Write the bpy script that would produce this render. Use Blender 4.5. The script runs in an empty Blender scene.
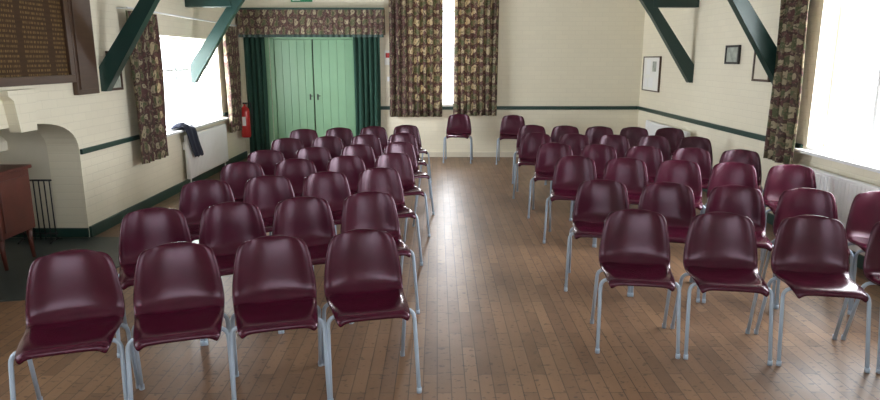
import bpy, bmesh, math, random
from mathutils import Vector, Matrix
random.seed(7)
S=bpy.context.scene
S.view_settings.view_transform='Standard'
S.view_settings.look='None'
COL=S.collection
XL,XR,YB,YF=-3.38,3.53,11.44,-2.6
EAVE,RIDGE=2.75,5.3

# ---------------- materials ----------------
class NT:
    def __init__(s,name):
        s.m=bpy.data.materials.new(name); s.m.use_nodes=True
        s.t=s.m.node_tree; s.b=s.t.nodes['Principled BSDF']
    def n(s,k,**kw):
        nd=s.t.nodes.new(k)
        for a,v in kw.items(): setattr(nd,a,v)
        return nd
    def l(s,a,b): s.t.links.new(a,b)
    def math(s,op,a,b=None,c=None):
        nd=s.n('ShaderNodeMath',operation=op)
        for i,v in enumerate((a,b,c)):
            if v is None: continue
            if isinstance(v,(int,float)): nd.inputs[i].default_value=v
            else: s.l(v,nd.inputs[i])
        return nd.outputs[0]
    def mix(s,f,a,b):
        nd=s.n('ShaderNodeMix',data_type='RGBA')
        for i,v in ((0,f),(6,a),(7,b)):
            if isinstance(v,(int,float)): nd.inputs[i].default_value=v
            elif isinstance(v,tuple): nd.inputs[i].default_value=(*v,1)
            else: s.l(v,nd.inputs[i])
        return nd.outputs[2]
    def obj(s):
        tc=s.n('ShaderNodeTexCoord'); sp=s.n('ShaderNodeSeparateXYZ'); s.l(tc.outputs['Object'],sp.inputs[0])
        return tc.outputs['Object'],sp.outputs
    def noise(s,vec,scale,detail=3,rough=.5):
        nd=s.n('ShaderNodeTexNoise'); s.l(vec,nd.inputs['Vector'])
        nd.inputs['Scale'].default_value=scale; nd.inputs['Detail'].default_value=detail
        nd.inputs['Roughness'].default_value=rough
        return nd.outputs[0]
    def comb(s,x,y,z=0):
        nd=s.n('ShaderNodeCombineXYZ')
        for i,v in enumerate((x,y,z)):
            if isinstance(v,(int,float)): nd.inputs[i].default_value=v
            else: s.l(v,nd.inputs[i])
        return nd.outputs[0]
    def ramp(s,f,stops,interp='LINEAR'):
        nd=s.n('ShaderNodeValToRGB'); s.l(f,nd.inputs[0]); cr=nd.color_ramp; cr.interpolation=interp
        while len(cr.elements)<len(stops): cr.elements.new(.5)
        for e,(p,c) in zip(cr.elements,stops): e.position=p; e.color=(*c,1)
        return nd.outputs[0]
    def bump(s,h,st=.3,dist=.01):
        nd=s.n('ShaderNodeBump'); nd.inputs['Strength'].default_value=st; nd.inputs['Distance'].default_value=dist
        s.l(h,nd.inputs['Height']); s.l(nd.outputs[0],s.b.inputs['Normal'])
def simple(name,c,r=.5,metal=0,var=.12,scale=12,spec=.5,coat=0,tint=None):
    k=NT(name); o,_=k.obj(); f=k.noise(o,scale)
    d=tuple(x*(1-var) for x in c); e=tuple(min(1,x*(1+var)) for x in c)
    k.l(k.mix(f,d,e),k.b.inputs['Base Color'])
    k.b.inputs['Roughness'].default_value=r; k.b.inputs['Metallic'].default_value=metal
    k.b.inputs['Specular IOR Level'].default_value=spec
    k.b.inputs['Coat Weight'].default_value=coat
    if tint: k.b.inputs['Specular Tint'].default_value=(*tint,1)
    return k.m
def brickwall(name,ax,c):
    k=NT(name); o,x=k.obj(); v=k.comb(x[0] if ax=='x' else x[1],x[2])
    b=k.n('ShaderNodeTexBrick'); k.l(v,b.inputs['Vector']); b.inputs['Scale'].default_value=1
    b.inputs['Brick Width'].default_value=.225; b.inputs['Row Height'].default_value=.075
    b.inputs['Mortar Size'].default_value=.005; b.inputs['Mortar Smooth'].default_value=.6
    b.inputs['Color1'].default_value=(*c,1); b.inputs['Color2'].default_value=(*[q*.97 for q in c],1)
    b.inputs['Mortar'].default_value=(*[q*.92 for q in c],1)
    n=k.noise(o,3); c2=k.mix(k.math('MULTIPLY',n,.15),b.outputs[0],tuple(q*.8 for q in c))
    k.l(c2,k.b.inputs['Base Color']); k.b.inputs['Roughness'].default_value=.55
    h=k.math('SUBTRACT',k.math('MULTIPLY',k.noise(o,40),.3),b.outputs['Fac'])
    k.bump(h,.3,.004); return k.m
CW=(.84,.785,.63)
M_wx=brickwall('painted_brick_x','x',CW); M_wy=brickwall('painted_brick_y','y',CW)
M_plaster=simple('cream_plaster',(.70,.65,.53),.7,var=.05)
M_green=simple('dark_green_paint',(.016,.052,.042),.35,var=.15)
M_truss=simple('truss_green_paint',(.010,.040,.034),.35,var=.2,scale=5)
M_door=simple('sage_green_paint',(.20,.37,.225),.4,var=.06,scale=4)
M_white=simple('white_gloss_paint',(.84,.85,.86),.35,var=.03)
M_leg=simple('grey_blue_enamel',(.38,.46,.57),.3,var=.05,metal=.0)
M_shell=simple('maroon_polypropylene',(.042,.0026,.0115),.25,var=.25,scale=9,spec=.42,tint=(1,.76,.90))
M_red=simple('extinguisher_red',(.45,.02,.02),.3)
M_black=simple('black_iron',(.012,.012,.014),.45)
M_navy=simple('navy_cloth',(.012,.016,.035),.9,var=.3)
M_curg=simple('green_curtain_cloth',(.014,.055,.038),.9,var=.2)
M_slate=simple('hearth_slate',(.035,.045,.045),.4,var=.3,scale=6)
M_chest=simple('red_mahogany',(.085,.020,.013),.4,var=.5,scale=7)
M_paper=simple('paper',(.85,.85,.82),.7,var=.03)
M_brass=simple('brass',(.6,.42,.15),.3,metal=.9)
M_ceil=simple('ceiling_white',(.78,.76,.70),.8,var=.03)
M_pic=simple('picture_art',(.35,.38,.33),.6,var=.7,scale=14)
M_exit=simple('exit_green',(.02,.25,.10),.5)

def wood(name,c1,c2,r=.4):
    k=NT(name); o,x=k.obj(); v=k.comb(x[0],k.math('MULTIPLY',x[1],1.0),k.math('MULTIPLY',x[2],9))
    k.l(k.mix(k.noise(v,4,5),c1,c2),k.b.inputs['Base Color']); k.b.inputs['Roughness'].default_value=r; return k.m
M_wood=wood('oak_frame',(.04,.018,.010),(.09,.045,.024))
def boardmat():
    k=NT('honours_board_oak'); o,x=k.obj()
    base=k.mix(k.noise(k.comb(x[0],x[1],k.math('MULTIPLY',x[2],8)),5,5),(.034,.018,.009),(.07,.038,.018))
    rows=k.math('GREATER_THAN',k.math('FRACT',k.math('MULTIPLY',x[2],26)),.5)
    rz=k.math('FLOOR',k.math('MULTIPLY',x[2],26))
    txt=k.math('GREATER_THAN',k.noise(k.comb(k.math('MULTIPLY',x[1],60),rz,0),1,2),.5)
    colm=k.math('LESS_THAN',k.math('FRACT',k.math('MULTIPLY',x[1],2.4)),.8)
    f=k.math('MULTIPLY',k.math('MULTIPLY',rows,txt),k.math('MULTIPLY',colm,.33))
    k.l(k.mix(f,base,(.38,.25,.09)),k.b.inputs['Base Color']); k.b.inputs['Roughness'].default_value=.6
    k.b.inputs['Specular IOR Level'].default_value=.12
    return k.m
M_board=boardmat()
def floormat():
    k=NT('wood_strip_floor'); o,x=k.obj()
    b=k.n('ShaderNodeTexBrick'); k.l(k.comb(x[1],x[0]),b.inputs['Vector']); b.inputs['Scale'].default_value=1
    b.inputs['Brick Width'].default_value=.55; b.inputs['Row Height'].default_value=.075
    b.inputs['Mortar Size'].default_value=.003; b.inputs['Mortar Smooth'].default_value=.2; b.offset=.37
    b.inputs['Color1'].default_value=(.27,.155,.088,1); b.inputs['Color2'].default_value=(.155,.083,.048,1)
    b.inputs['Mortar'].default_value=(.045,.025,.017,1)
    grain=k.noise(k.comb(k.math('MULTIPLY',x[0],40),k.math('MULTIPLY',x[1],3)),1,4)
    c=k.mix(k.math('MULTIPLY',grain,.45),b.outputs[0],(.10,.055,.03))
    sp=k.ramp(k.noise(k.comb(k.math('MULTIPLY',x[0],18),k.math('MULTIPLY',x[1],30)),1.2,2),[(.61,(0,0,0)),(.66,(1,1,1))])
    c=k.mix(k.math('MULTIPLY',sp,.7),c,(.03,.017,.015))
    blot=k.ramp(k.noise(o,1.6,5,.65),[(.38,(0,0,0)),(.72,(1,1,1))])
    c=k.mix(k.math('MULTIPLY',blot,.30),c,(.34,.21,.125))
    k.l(c,k.b.inputs['Base Color'])
    r=k.math('ADD',.29,k.math('MULTIPLY',k.noise(o,5,5,.65),.16)); k.l(r,k.b.inputs['Roughness'])
    k.b.inputs['Specular IOR Level'].default_value=.42
    k.bump(k.math('ADD',k.math('SUBTRACT',1,b.outputs['Fac']),k.math('MULTIPLY',grain,.4)),.25,.002)
    return k.m
M_floor=floormat()
def curtmat():
    k=NT('patterned_curtain_cloth'); o,x=k.obj()
    h=k.math('ADD',x[0],x[1]); z=x[2]
    n=k.noise(o,9,3)
    a=k.math('SINE',k.math('ADD',k.math('MULTIPLY',h,30),k.math('MULTIPLY',n,4)))
    b=k.math('SINE',k.math('ADD',k.math('MULTIPLY',z,20),k.math('MULTIPLY',n,5)))
    f=k.math('MULTIPLY_ADD',k.math('MULTIPLY',a,b),.42,.5)
    c=k.ramp(f,[(.0,(.12,.13,.07)),(.2,(.20,.16,.10)),(.36,(.09,.06,.05)),(.5,(.14,.07,.065)),(.66,(.11,.075,.06)),(.76,(.44,.37,.25)),(.9,(.17,.16,.10))],'CONSTANT')
    sp=k.math('GREATER_THAN',k.noise(o,38,2),.60)
    c=k.mix(k.math('MULTIPLY',sp,.5),c,(.36,.30,.21))
    k.l(c,k.b.inputs['Base Color']); k.b.inputs['Roughness'].default_value=.95
    tr=k.n('ShaderNodeBsdfTranslucent'); k.l(c,tr.inputs[0])
    mx=k.n('ShaderNodeMixShader'); mx.inputs[0].default_value=.3
    k.l(k.b.outputs[0],mx.inputs[1]); k.l(tr.outputs[0],mx.inputs[2])
    k.l(mx.outputs[0],k.t.nodes['Material Output'].inputs[0]); return k.m
M_curt=curtmat()
def glassmat():
    k=NT('window_glass'); g=k.n('ShaderNodeBsdfGlossy'); g.inputs['Roughness'].default_value=.05
    t=k.n('ShaderNodeBsdfTransparent'); m=k.n('ShaderNodeMixShader'); m.inputs[0].default_value=.04
    k.l(t.outputs[0],m.inputs[1]); k.l(g.outputs[0],m.inputs[2])
    k.l(m.outputs[0],k.t.nodes['Material Output'].inputs[0]); return k.m
M_glass=glassmat()

# ---------------- mesh helpers ----------------
class MB:
    def __init__(s): s.bm=bmesh.new(); s.mats=[]
    def mi(s,m):
        if m not in s.mats: s.mats.append(m)
        return s.mats.index(m)
    def box(s,x0,x1,y0,y1,z0,z1,m,bev=0):
        r=bmesh.ops.create_cube(s.bm,size=1)['verts']
        for v in r: v.co=Vector(((x0+x1)/2+v.co.x*(x1-x0),(y0+y1)/2+v.co.y*(y1-y0),(z0+z1)/2+v.co.z*(z1-z0)))
        fs=set(f for v in r for f in v.link_faces); i=s.mi(m)
        for f in fs: f.material_index=i
        if bev>0:
            es=list(set(e for v in r for e in v.link_edges))
            q=bmesh.ops.bevel(s.bm,geom=es,offset=bev,segments=2,affect='EDGES',profile=.5)
            for f in q['faces']: f.material_index=i
        return r
    def prism(s,pts,ax,a0,a1,m):
        def P(p,a):
            if ax=='x': return (a,p[0],p[1])
            if ax=='y': return (p[0],a,p[1])
            return (p[0],p[1],a)
        i=s.mi(m); A=[s.bm.verts.new(P(p,a0)) for p in pts]; B=[s.bm.verts.new(P(p,a1)) for p in pts]
        fs=[s.bm.faces.new(A),s.bm.faces.new(B[::-1])]; n=len(pts)
        for j in range(n): fs.append(s.bm.faces.new((A[j],B[j],B[(j+1)%n],A[(j+1)%n])))
        for f in fs: f.material_index=i
    def tube(s,pts,r,m,seg=10,smooth=True):
        pts=[Vector(p) for p in pts]; i=s.mi(m); rings=[]; up=None
        for j,p in enumerate(pts):
            t=((pts[min(j+1,len(pts)-1)]-p).normalized()+(p-pts[max(j-1,0)]).normalized())
            if t.length<1e-6: t=Vector((0,0,1))
            t.normalize()
            if up is None:
                up=Vector((1,0,0)) if abs(t.x)<.8 else Vector((0,1,0))
            up=(up-t*up.dot(t)).normalized(); w=t.cross(up)
            rr=r[j] if isinstance(r,list) else r
            rings.append([s.bm.verts.new(p+(up*math.cos(a)+w*math.sin(a))*rr) for a in [2*math.pi*q/seg for q in range(seg)]])
        for a,b in zip(rings,rings[1:]):
            for q in range(seg):
                f=s.bm.faces.new((a[q],a[(q+1)%seg],b[(q+1)%seg],b[q])); f.material_index=i; f.smooth=smooth
        for rg in (rings[0][::-1],rings[-1]):
            f=s.bm.faces.new(rg); f.material_index=i
    def grid(s,rows,m,thick=0):
        i=s.mi(m); V=[[s.bm.verts.new(p) for p in r] for r in rows]
        for a,b in zip(V,V[1:]):
            for q in range(len(a)-1):
                f=s.bm.faces.new((a[q],a[q+1],b[q+1],b[q])); f.material_index=i; f.smooth=True
    def obj(s,name,mods=None):
        bmesh.ops.recalc_face_normals(s.bm,faces=s.bm.faces)
        me=bpy.data.meshes.new(name); s.bm.to_mesh(me); s.bm.free()
        for m in s.mats: me.materials.append(m)
        o=bpy.data.objects.new(name,me); COL.objects.link(o); return o
def fillet(pts,r,n=5):
    pts=[Vector(p) for p in pts]; out=[pts[0]]
    for a,b,c in zip(pts,pts[1:],pts[2:]):
        p=b+(a-b).normalized()*r; q=b+(c-b).normalized()*r
        for k in range(n+1):
            t=k/n; out.append(p*(1-t)**2+b*2*t*(1-t)+q*t*t)
    out.append(pts[-1]); return out
def bake(o,mods):
    for t,kw in mods:
        md=o.modifiers.new(t,t)
        for a,v in kw.items(): setattr(md,a,v)
    dg=bpy.context.evaluated_depsgraph_get(); me=bpy.data.meshes.new_from_object(o.evaluated_get(dg))
    o.modifiers.clear(); o.data=me; return o

# ---------------- room shell ----------------
def wallx(name,ax,a0,a1,b0,b1,z1,holes,m,extra=None):
    A=sorted(set([a0,a1]+[h for H in holes for h in H[:2]])); Z=sorted(set([0,z1]+[h for H in holes for h in H[2:]]))
    w=MB()
    for p,q in zip(A,A[1:]):
        for u,v in zip(Z,Z[1:]):
            cy,cz=(p+q)/2,(u+v)/2
            if any(H[0]<cy<H[1] and H[2]<cz<H[3] for H in holes): continue
            if ax=='x': w.box(p,q,b0,b1,u,v,m)
            else: w.box(b0,b1,p,q,u,v,m)
    bmesh.ops.remove_doubles(w.bm,verts=w.bm.verts,dist=1e-5)
    w.bm.verts.index_update(); seen={}
    for f in w.bm.faces: seen.setdefault(frozenset(v.index for v in f.verts),[]).append(f)
    dead=[f for fs in seen.values() if len(fs)>1 for f in fs]
    bmesh.ops.delete(w.bm,geom=dead,context='FACES_ONLY')
    if extra: extra(w)
    return w.obj(name)
T=.30
LW=[(7.72,10.3,.80,1.98),(0.2,2.8,.85,2.3)]
RW=[(3.5,6.16,.86,2.45),(-1.6,1.2,.86,2.45)]
BW=(-.55,.85,.92,3.3)
ARCH=(4.42,6.12)
def arch_extra(w):
    y0,y1=ARCH; pts=[(y0,1.35),(y1,1.35),(y1,.84)]
    cy=(y0+y1)/2; hw=(y1-y0)/2
    for k in range(1,20):
        a=math.pi*k/20
        c=math.cos(a); s_=math.sin(a)
        pts.append((cy+hw*math.copysign(abs(c)**.8,c),.84+.33*s_**.8))
    pts.append((y0,.84))
    w.prism(pts,'x',XL-T,XL,M_wy)
wallx('wall_left','y',YF-T,YB+T,XL-T,XL,EAVE,LW+[(ARCH[0],ARCH[1],0,1.35)],M_wy,arch_extra)
wallx('wall_right','y',YF-T,YB+T,XR,XR+T,EAVE,RW,M_wy)
def gable(w):
    xm=(XL+XR)/2
    w.prism([(XL,EAVE),(BW[0],EAVE),(BW[0],BW[3]),(BW[1],BW[3]),(BW[1],EAVE),(XR,EAVE),(xm,RIDGE)],'y',YB,YB+T,M_wx)
DOOR=(-2.87,-1.38,0,2.07)
wallx('wall_back','x',XL,XR,YB,YB+T,EAVE,[DOOR,(BW[0],BW[1],BW[2],EAVE)],M_wx,gable)
def gable2(w): w.prism([(XL,EAVE),(XR,EAVE),((XL+XR)/2,RIDGE)],'y',YF-T,YF,M_wx)
wallx('wall_front','x',XL,XR,YF-T,YF,EAVE,[(-1.6,1.7,1.0,2.6)],M_wx,gable2)
f=MB(); f.box(XL-T-.9,XR+T,YF-T,YB+T+.6,-.15,0,M_floor); f.obj('floor')
c=MB(); xm=(XL+XR)/2
c.prism([(XL-T,EAVE-.02),(XL-T,EAVE+.12),(xm,RIDGE+.2),(XR+T,EAVE+.12),(XR+T,EAVE-.02),(XR,EAVE),(xm,RIDGE),(XL,EAVE)],'y',YF-T,YB+T,M_ceil)
c.obj('ceiling')
# recess of the fireplace
r=MB(); y0,y1=ARCH; xb=XL-.95
r.box(xb-.1,xb,y0-.12,y1+.12,0,1.45,M_plaster)
r.box(xb,XL-T,y1,y1+.12,0,1.45,M_plaster); r.box(xb,XL-T,y0-.12,y0,0,1.45,M_plaster)
r.box(xb,XL-T,y0,y1,1.35,1.45,M_plaster)
r.prism([(xb,.80),(xb+.28,.86),(xb+.28,.94),(xb+.1,1.15),(xb,1.2)],'y',y0,y1,M_plaster)
r.obj('wall_recess')
r=MB(); r.box(xb+.001,XL+.0,y1-.022,y1,0.012,.10,M_green); r.obj('baseboard_recess')
h=MB(); h.prism([(xb+.01,y0+.01),(XL,y0+.01),(XL+.002,4.35),(-2.72,4.5),(-2.62,5.6),(-2.78,6.12),(XL+.002,6.1),(XL,y1-.03),(xb+.01,y1-.03)],'z',.0,.012,M_slate); h.obj('hearth')
s_=MB(); s_.prism([(5.16,1.13),(5.37,1.13),(5.40,1.38),(5.46,1.42),(5.46,1.46),(5.06,1.46),(5.06,1.42),(5.12,1.38)],'x',XL,XL+.09,M_wy); s_.obj('keystone_corbel')

def strip(name,parts,m=M_green):
    b=MB()
    for p in parts: b.box(*p,m,.004)
    return b.obj(name)
strip('baseboard_left',[(XL,XL+.025,6.125,YB,0,.11)]+[(XL,XL+.025,YF,4.3,0,.11)])
strip('baseboard_right',[(XR-.025,XR,YF,YB,0,.11)])
strip('baseboard_back',[(-1.28,XR-.03,YB-.025,YB,0,.09)],M_plaster)
ZT=.865
strip('trim_1',[(XL,XL+.025,6.125,7.68,ZT-.05,ZT),(XL,XL+.025,10.35,YB,ZT-.05,ZT)])
strip('trim_2',[(XR-.025,XR,6.22,YB,ZT-.03,ZT+.03)])
strip('trim_3',[(-1.2,XR-.03,YB-.025,YB,ZT-.03,ZT+.03)])

# ---------------- windows ----------------
def window(name,ax,a0,a1,z0,z1,wall,out,nm,trans=(),sill=.09):
    b=MB(); w=.045
    p0=wall+out*.16; p1=wall+out*.22
    def bx(u0,u1,v0,v1,d0=p0,d1=p1,m=M_white,bev=.004):
        lo,hi=min(d0,d1),max(d0,d1)
        if ax=='x': b.box(u0,u1,lo,hi,v0,v1,m,bev)
        else: b.box(lo,hi,u0,u1,v0,v1,m,bev)
    bx(a0,a1,z0,z0+w); bx(a0,a1,z1-w,z1); bx(a0,a0+w,z0+w,z1-w); bx(a1-w,a1,z0+w,z1-w)
    for k in range(1,nm):
        c=a0+(a1-a0)*k/nm; bx(c-.026,c+.026,z0+w,z1-w)
    for t in trans: bx(a0+w,a1-w,t-.014,t+.014,p0+out*.012,p1-out*.012,bev=0)
    bx(a0-.0,a1+.0,z0-.0,z0+.025,wall,p0,bev=0)
    bx(a0-.06,a1+.06,z0-.03,z0,wall-out*sill,wall-out*.0,bev=.004)
    g=(p0+p1)/2
    bx(a0+w,a1-w,z0+w,z1-w,g,g+out*.004,M_glass,0)
    return b.obj(name)
window('window_1','y',*LW[0],XL,-1,4,(1.55,))
window('unseen_window_2','y',*LW[1],XL,-1,4,(1.6,))  # out of view near the camera; added so more light enters
window('window_3','y',*RW[0],XR,1,4,())
window('unseen_window_4','y',*RW[1],XR,1,4,())  # unseen near-camera opening, added for extra light
window('window_5','x',BW[0],BW[1],BW[2],BW[3],YB,1,3,(1.7,2.5),sill=.03)
window('unseen_window_6','x',-1.6,1.7,1.0,2.6,YF,-1,5,(1.9,))  # behind the camera, added as an opening for the front fill

# ---------------- doors ----------------
def door(name,x0,x1,hx):
    b=MB(); ya,yb=YB+.06,YB+.10
    b.box(x0,x1,ya+.012,yb,0.006,2.03,M_door)
    n=5; w=(x1-x0)/n
    for k in range(n): b.box(x0+k*w+.002,x0+(k+1)*w-.002,ya,ya+.014,.01,2.02,M_door,.003)
    b.box(hx-.012,hx+.012,ya-.012,ya,1.0,1.10,M_black,.002)
    b.tube([(hx,ya-.01,1.07),(hx,ya-.05,1.07),(hx+.05,ya-.052,1.07)],.007,M_black)
    return b.obj(name)
door('door_1',-2.80,-2.155,-2.21); door('door_2',-2.135,-1.45,-2.08)
b=MB()
b.box(DOOR[0],-2.805,YB+.02,YB+.14,0,2.05,M_door); b.box(-1.445,DOOR[1],YB+.02,YB+.14,0,2.05,M_door)
b.box(DOOR[0]-.0,DOOR[1],YB+.02,YB+.14,2.035,2.07,M_door)
b.box(DOOR[0]-.09,DOOR[0],YB-.02,YB,0,2.1,M_door,.003); b.box(DOOR[1],DOOR[1]+.09,YB-.02,YB,0,2.1,M_door,.003)
b.obj('trim_4')
b=MB(); b.box(DOOR[0]-.1,DOOR[1]+.1,YB+T-.02,YB+T,0,2.2,M_black); b.obj('wall_porch')

# ---------------- curtains ----------------
def curtain(name,ax,a0,a1,pos,z0,z1,m=M_curt,folds=7,amp=.035,gather=0,side=-1):
    b=MB(); nx=folds*8; nz=24; rows=[]
    ph=random.random()*6
    for j in range(nz+1):
        t=j/nz; z=z0+(z1-z0)*t; row=[]
        for i in range(nx+1):
            u=i/nx
            am=amp*(1.0-.25*t)*(1+.3*math.sin(ph+u*9))
            d=am*math.sin(u*folds*2*math.pi+ph+.35*math.sin(3*t+ph))+.012*math.sin(5*t+u*11)
            a=a0+(a1-a0)*(u)+ .012*math.sin(u*folds*4*math.pi+t*2)
            row.append((a,pos+d,z) if ax=='x' else (pos+d,a,z))
        rows.append(row)
    b.grid(rows,m); o=b.obj(name)
    return bake(o,[('SOLIDIFY',dict(thickness=.004))])
curtain('patterned_curtain','x',-.82,.09,YB-.13,.72,3.45,folds=8)
curtain('patterned_curtain','x',.28,1.03,YB-.13,.74,3.45,folds=7)
curtain('patterned_curtain','y',6.12,6.64,XR-.13,.70,2.6,folds=5)
curtain('patterned_curtain','y',2.85,3.4,XR-.13,.70,2.6,folds=5)
curtain('patterned_curtain','y',7.12,7.82,XL+.13,.56,2.20,folds=5)
curtain('patterned_curtain','y',10.25,10.85,XL+.13,.56,2.20,folds=5)
curtain('green_door_curtain','x',-3.28,-2.93,YB-.12,.03,2.1,M_curg,folds=4)
curtain('green_door_curtain','x',-1.42,-.98,YB-.12,.03,2.1,M_curg,folds=5)
def rod(name,ax,a0,a1,pos,wall,z,m=M_wood):
    b=MB(); P=(lambda a,d:(a,d,z)) if ax=='x' else (lambda a,d:(d,a,z))
    b.tube([P(a0,pos),P(a1,pos)],.011,m)
    for a in (a0+.05,a1-.05): b.tube([P(a,pos),P(a,wall)],.008,m)
    b.obj(name)
rod('curtain_rod','x',-.95,1.15,YB-.13,YB,3.47)
rod('curtain_rod','y',2.75,6.9,XR-.13,XR,2.62)
rod('curtain_rod','y',7.1,10.9,XL+.13,XL,2.225,M_white)
# pelmet above the door
b=MB(); rows=[]; yw=YB-.004
b.box(-3.33,-.88,YB-.22,yw,2.50,2.53,M_green,.003)
for j in range(7):
    t=j/6; z=2.10+.40*t
    rows.append([(-3.32+2.43*i/200, YB-.205+.014*math.sin(i/200*2*math.pi*26)*(1-.6*t),z) for i in range(201)])
b.grid(rows,M_curt)
rows=[[(-3.32+2.43*i/200,YB-.208+.014*math.sin(i/200*2*math.pi*26),z) for i in range(201)] for z in (2.055,2.10)]
b.grid(rows,M_green)
b.box(-3.33,-3.315,YB-.20,yw,2.1,2.5,M_curt); b.box(-.895,-.88,YB-.20,yw,2.1,2.5,M_curt)
o=b.obj('door_pelmet')
b=MB(); b.box(-2.46,-2.10,YB-.02,YB,2.64,2.76,M_exit,.003); b.box(-2.43,-2.30,YB-.024,YB-.02,2.66,2.73,M_paper); b.obj('exit_sign')

# ---------------- roof trusses ----------------
def beam(b,p,q,w,d,m):
    p=Vector(p); q=Vector(q); t=(q-p).normalized(); n=Vector((-t.z,0,t.x))*w/2
    pts=[p+n,q+n,q-n,p-n]; b.prism([(v.x,v.z) for v in pts],'y',p.y-d/2,p.y+d/2,m)
def truss(Y):
    b=MB()
    for X,s in ((XL,1),(XR,-1)):
        pl=[(X,1.38),(X,1.62),(X+s*.48,2.28),(X+s*1.04,3.05),(X+s*1.20,3.05),(X+s*.62,2.26),(X+s*.05,1.38)]
        b.prism(pl if s>0 else pl[::-1],'y',Y-.055,Y+.055,M_truss)
        x0,x1=sorted((X,X+s*.62)); b.box(x0,x1,Y-.065,Y+.065,2.38,2.50,M_truss,.008)
        beam(b,(X+s*.03,Y,EAVE-.12),(xm,Y,RIDGE-.14),.16,.14,M_truss)
    b.box(XL+1.0,XR-1.0,Y-.07,Y+.07,3.0,3.18,M_truss,.008)
    b.box(xm-.07,xm+.07,Y-.068,Y+.068,3.18,RIDGE-.2,M_truss,.006)
    return b.obj('roof_truss')
for Y in (6.70,9.15,3.9,1.2): truss(Y)

# ---------------- wall items ----------------
def framed(name,x,s,y0,y1,z0,z1,mf,mi,fw=.025,d=.03):
    b=MB(); x=x+s*.003; X0,X1=sorted((x,x+s*d))
    b.box(X0,X1,y0,y1,z0,z0+fw,mf,.003); b.box(X0,X1,y0,y1,z1-fw,z1,mf,.003)
    b.box(X0,X1,y0,y0+fw,z0+fw,z1-fw,mf,.003); b.box(X0,X1,y1-fw,y1,z0+fw,z1-fw,mf,.003)
    a,c=sorted((x,x+s*d*.6)); b.box(a,c,y0+fw,y1-fw,z0+fw,z1-fw,mi); return b.obj(name)
framed('honours_board',XL,1,3.7,6.08,1.49,2.72,M_wood,M_board,.07,.07)
b=MB(); b.box(XL+.002,XL+.05,6.13,6.52,1.37,2.72,M_wood,.006); b.box(XL+.05,XL+.062,6.17,6.48,1.42,2.66,M_wood,.003); b.obj('wooden_wall_panel')
framed('picture_frame',XL,1,6.80,7.06,1.38,1.78,M_wood,M_pic)
framed('notice_board',XR,-1,10.42,11.25,1.18,1.74,M_wood,M_paper,.018)
framed('picture_frame',XR,-1,7.72,8.08,1.64,1.86,M_black,M_pic)
framed('picture_frame',XR,-1,6.96,7.34,1.46,1.82,M_wood,M_plaster)
b=MB(); b.box(-.90,-.76,YB-.008,YB,1.60,1.84,M_paper,.001); b.box(-.88,-.78,YB-.008-.001,YB-.008,1.72,1.80,M_red); b.obj('wall_notice')
b=MB(); b.box(-.86,-.78,YB-.015,YB,1.32,1.40,M_white,.003); b.box(-.83,-.81,YB-.022,YB-.015,1.35,1.37,M_white); b.obj('light_switch')
b=MB()
for (y,z,w,h_) in ((10.60,1.5,.18,.16),(10.88,1.45,.2,.24),(10.73,1.24,.22,.16),(11.0,1.25,.14,.14)): b.box(XR-.0235,XR-.0215,y,y+w,z,z+h_,M_pic if w==.18 else M_white)
b.obj('pinned_notes')

def radiator(name,x,s,y0,y1,z0,z1):
    b=MB(); a0,a1=sorted((x+s*.045,x+s*.10))
    b.box(a0,a1,y0,y1,z0,z1,M_white,.012)
    n=int((y1-y0)/.05); f0,f1=sorted((x+s*.098,x+s*.105))
    for k in range(n):
        c=y0+(k+.5)*(y1-y0)/n; b.box(f0,f1,c-.016,c+.016,z0+.03,z1-.03,M_white,.003)
    for y in (y0+.08,y1-.08):
        q0,q1=sorted((x+s*.002,x+s*.05)); b.box(q0,q1,y-.02,y+.02,z1-.2,z1-.1,M_white)
        b.tube([(x+s*.07,y,z0+.01),(x+s*.07,y,0)],.009,M_white)
    return b.obj(name)
radiator('radiator',XL,1,8.55,10.15,.13,.72)
radiator('radiator',XR,-1,3.9,6.1,.15,.72)
radiator('radiator',XR,-1,8.9,10.7,.15,.72)
# jacket draped over the sill and radiator
b=MB(); rows=[]
prof=[(-.06,.815),(0,.825),(.06,.835),(.10,.82),(.128,.77),(.135,.68),(.14,.58),(.15,.47),(.14,.40)]
for j,(dx,z) in enumerate(prof):
    rows.append([(XL+dx+.010*math.sin(i*1.1+j*.5)+.012,8.25+j*.05+.03*math.sin(j*.9)+i*.034*(1-.05*j),z+.012*math.sin(i*.9)+.07*math.exp(-((i-4)/3)**2)*(1 if 0<j<4 else 0)) for i in range(15)])
b.grid(rows,M_navy); o=b.obj('draped_jacket'); bake(o,[('SOLIDIFY',dict(thickness=.018,offset=1)),('SUBSURF',dict(levels=1))])
# fire extinguisher
b=MB(); cx,cy=-3.24,11.05
prof=[(.0,.40),(.07,.40),(.078,.42),(.078,.82),(.068,.88),(.035,.915),(.02,.92),(.02,.96)]
rows=[[(cx+r_*math.cos(a),cy+r_*math.sin(a),z) for a in [2*math.pi*q/20 for q in range(21)]] for r_,z in prof]
b.grid(rows,M_red); b.box(cx-.03,cx+.04,cy-.015,cy+.015,.955,.985,M_black,.004)
b.tube([(cx+.02,cy,.97),(cx+.10,cy,.98),(cx+.12,cy-.01,.85),(cx+.11,cy-.02,.6)],.012,M_black)
b.box(XL,cx-.07,cy-.02,cy+.02,.70,.76,M_black); b.box(cx-.03,cx+.03,cy-.081,cy-.076,.6,.75,M_paper)
b.obj('fire_extinguisher')
b=MB(); rows=[[(XL-.08+r_*math.cos(a),8.10+r_*math.sin(a),z) for a in [2*math.pi*q/16 for q in range(17)]] for r_,z in ((0,.826),(.045,.826),(.05,.93),(.042,.935),(.04,.84),(0,.84))]
b.grid(rows,M_red); b.obj('red_tin')

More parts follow.
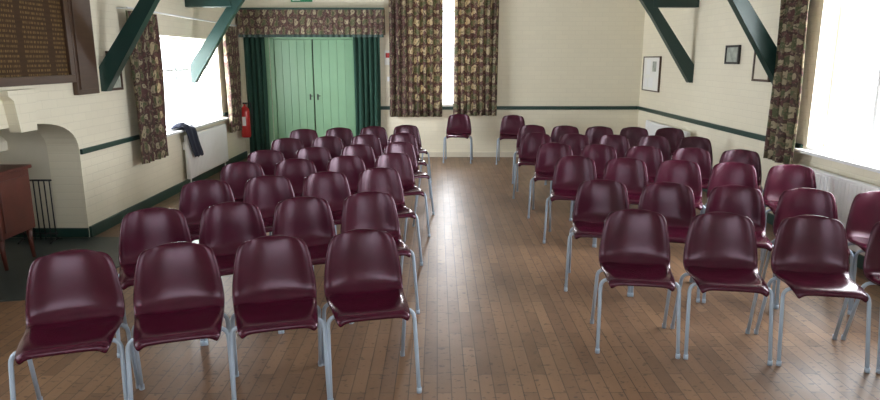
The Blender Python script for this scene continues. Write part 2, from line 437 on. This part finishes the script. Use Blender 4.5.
# mahogany chest on legs
b=MB(); x0,x1,ya,yb=-4.15,-3.49,5.05,5.50
b.box(x0,x1,ya,yb,.27,.79,M_chest,.01); b.box(x0-.02,x1+.02,ya-.02,yb+.02,.79,.82,M_chest,.006)
b.box(x0+.04,x1-.04,ya-.012,ya,.32,.53,M_chest,.004); b.box(x0+.04,x1-.04,ya-.012,ya,.56,.75,M_chest,.004)
b.box(x1,x1+.012,ya+.04,yb-.04,.32,.74,M_chest,.004)
for xx in (-3.98,-3.67):
    for z in (.43,.66): b.tube([(xx,ya-.01,z),(xx,ya-.035,z)],.014,M_brass)
for xx in (x0+.04,x1-.04):
    for yy in (ya+.04,yb-.04): b.tube([(xx,yy,.28),(xx,yy,.18),(xx+(.02 if xx>-3.8 else -.02),yy-.01,.0135)],[.026,.02,.014],M_chest)
b.obj('mahogany_cabinet')
# fireguard
b=MB(); yy=5.95
for k in range(7): b.tube([(-3.90+k*.05,yy,.03),(-3.90+k*.05,yy,.60)],.006,M_black,8)
b.tube([(-3.92,yy,.60),(-3.58,yy,.60)],.009,M_black,8); b.tube([(-3.92,yy,.09),(-3.58,yy,.09)],.008,M_black,8)
for x in (-3.9,-3.6): b.tube([(x,yy-.1,.02),(x,yy,.05),(x,yy+.07,.02)],.008,M_black,8)
b.obj('fireguard')

# ---------------- chairs ----------------
def make_chair():
    P=[(-.224,.428,.168,0),(-.225,.444,.180,0),(-.212,.457,.188,0),(-.17,.461,.193,0),(-.10,.456,.199,0),(-.02,.445,.205,.0),(.06,.440,.210,.1),
       (.115,.449,.214,.3),(.150,.472,.217,.6),(.168,.508,.218,.85),(.178,.555,.214,1),(.186,.612,.206,1),(.195,.67,.196,1),(.204,.72,.184,1),(.212,.752,.170,1),(.218,.770,.152,1),(.224,.779,.128,1),(.234,.780,.116,1)]
    b=MB(); rows=[]; N=14
    for k,(y,z,w,bk) in enumerate(P):
        row=[]
        for i in range(N+1):
            u=-1+2*i/N; uu=math.copysign(abs(u)**.9,u)
            au=abs(u); roll=max(0,(au-.82)/.18)**2
            yy=y-bk*.045*au**2.2+bk*roll*.018
            seat=1-bk
            zz=z+seat*(.018*au**2*min(1,max(0,(y+.25)/.2)))-seat*roll*.02
            if k<4: zz-=.010*au**3
            if k>=14: zz-=.004*(k-13)*au**2
            row.append((w*uu,yy,zz))
        rows.append(row)
    b.grid(rows,M_shell); sh=b.obj('tmp_shell')
    bake(sh,[('SOLIDIFY',dict(thickness=.008,offset=0)),('SUBSURF',dict(levels=1,render_levels=1))])
    c=MB(); c.bm.from_mesh(sh.data); c.mi(M_shell)
    for f in c.bm.faces: f.smooth=True
    bpy.data.objects.remove(sh)
    fw=.228
    c.tube(fillet([(-fw,-.215,.012),(-.222,-.13,.432),(.222,-.13,.432),(fw,-.215,.012)],.055),.011,M_leg)
    c.tube(fillet([(-fw,.225,.012),(-.222,.09,.420),(.222,.09,.420),(fw,.225,.012)],.055),.011,M_leg)
    for x in (-.15,.15): c.tube([(x,-.15,.432),(x,.10,.420)],.009,M_leg)
    for s in (-1,1):
        for y in (-.2165,.227): c.tube([(s*fw,y,0),(s*fw,y,.028)],.0135,M_leg)
    o=c.obj('stacking_chair'); return o
proto=make_chair(); used=False
def place(x,y,a):
    global used
    o=proto if not used else bpy.data.objects.new('stacking_chair',proto.data)
    if used: COL.objects.link(o)
    used=True
    a+=math.radians(random.uniform(-2,2))
    o.rotation_euler=(0,0,a); off=Matrix.Rotation(a,3,'Z')@Vector((0,.21,0))
    o.location=(x-off.x,y-off.y,0)
def row(p,q,n,extra=0):
    a=math.atan2(q[1]-p[1],q[0]-p[0])
    for k in range(n):
        t=k/(n-1); place(p[0]+(q[0]-p[0])*t,p[1]+(q[1]-p[1])*t,a+math.radians(extra*(1-t)))
row((-1.79,3.07),(-.42,3.46),4,5)
row((-1.79,4.00),(-.49,4.50),4)
row((-1.80,4.97),(-.51,5.54),4)
row((-1.79,5.88),(-.45,6.45),4)
row((-1.78,6.68),(-.44,7.34),4)
row((-1.79,7.72),(-.45,8.26),4)
row((-1.80,8.74),(-.45,9.28),4)
row((1.24,3.95),(2.74,3.69),4)
row((1.29,4.97),(3.15,4.50),5)
row((1.35,6.25),(3.15,5.70),5)
row((1.33,7.25),(3.15,6.69),5)
row((1.27,8.27),(3.12,7.84),5)
row((1.36,9.28),(3.18,8.88),5)
place(.38,11.15,math.radians(-6)); place(1.28,10.95,math.radians(-12))

# ---------------- lights ----------------
def alight(name,loc,rot,sx,sy,rad,col=(1,1,1)):
    l=bpy.data.lights.new(name,'AREA'); l.shape='RECTANGLE'; l.size=sx; l.size_y=sy; l.energy=rad*math.pi*sx*sy; l.color=col
    o=bpy.data.objects.new(name,l); o.location=loc; o.rotation_euler=rot; COL.objects.link(o)
h=math.pi/2
def wl(H,x,s,rad,col=(.94,.97,1)):
    alight('daylight_or_fill',(x+s*.5,(H[0]+H[1])/2,(H[2]+H[3])/2),(0,s*h,0),H[3]-H[2]+.5,H[1]-H[0]+.6,rad,col)
wl(LW[0],XL,-1,28); wl(LW[1],XL,-1,3); wl(RW[0],XR,1,18); wl(RW[1],XR,1,3)  # the LW[1] and RW[1] lamps are added fill at unseen windows
alight('daylight_or_fill',((BW[0]+BW[1])/2,YB+.6,(BW[2]+BW[3])/2),(-h,0,0),1.9,2.8,30,(.96,.97,1))
alight('daylight_or_fill',(.05,YF-.6,1.8),(h,0,0),3.6,2.0,3,(.95,.97,1))  # added front fill from behind the camera, no known window there
W=bpy.data.worlds.new('World'); S.world=W; W.use_nodes=True
bg=W.node_tree.nodes['Background']; bg.inputs[0].default_value=(.88,.94,1,1); bg.inputs[1].default_value=4

# ---------------- camera ----------------
cam=bpy.data.cameras.new('camera'); cam.lens=26.6; cam.sensor_width=36; cam.clip_start=.05
co=bpy.data.objects.new('camera',cam); COL.objects.link(co)
co.location=(0,0,1.7); co.rotation_euler=(math.radians(90-12.24),0,-.0046)
S.camera=co
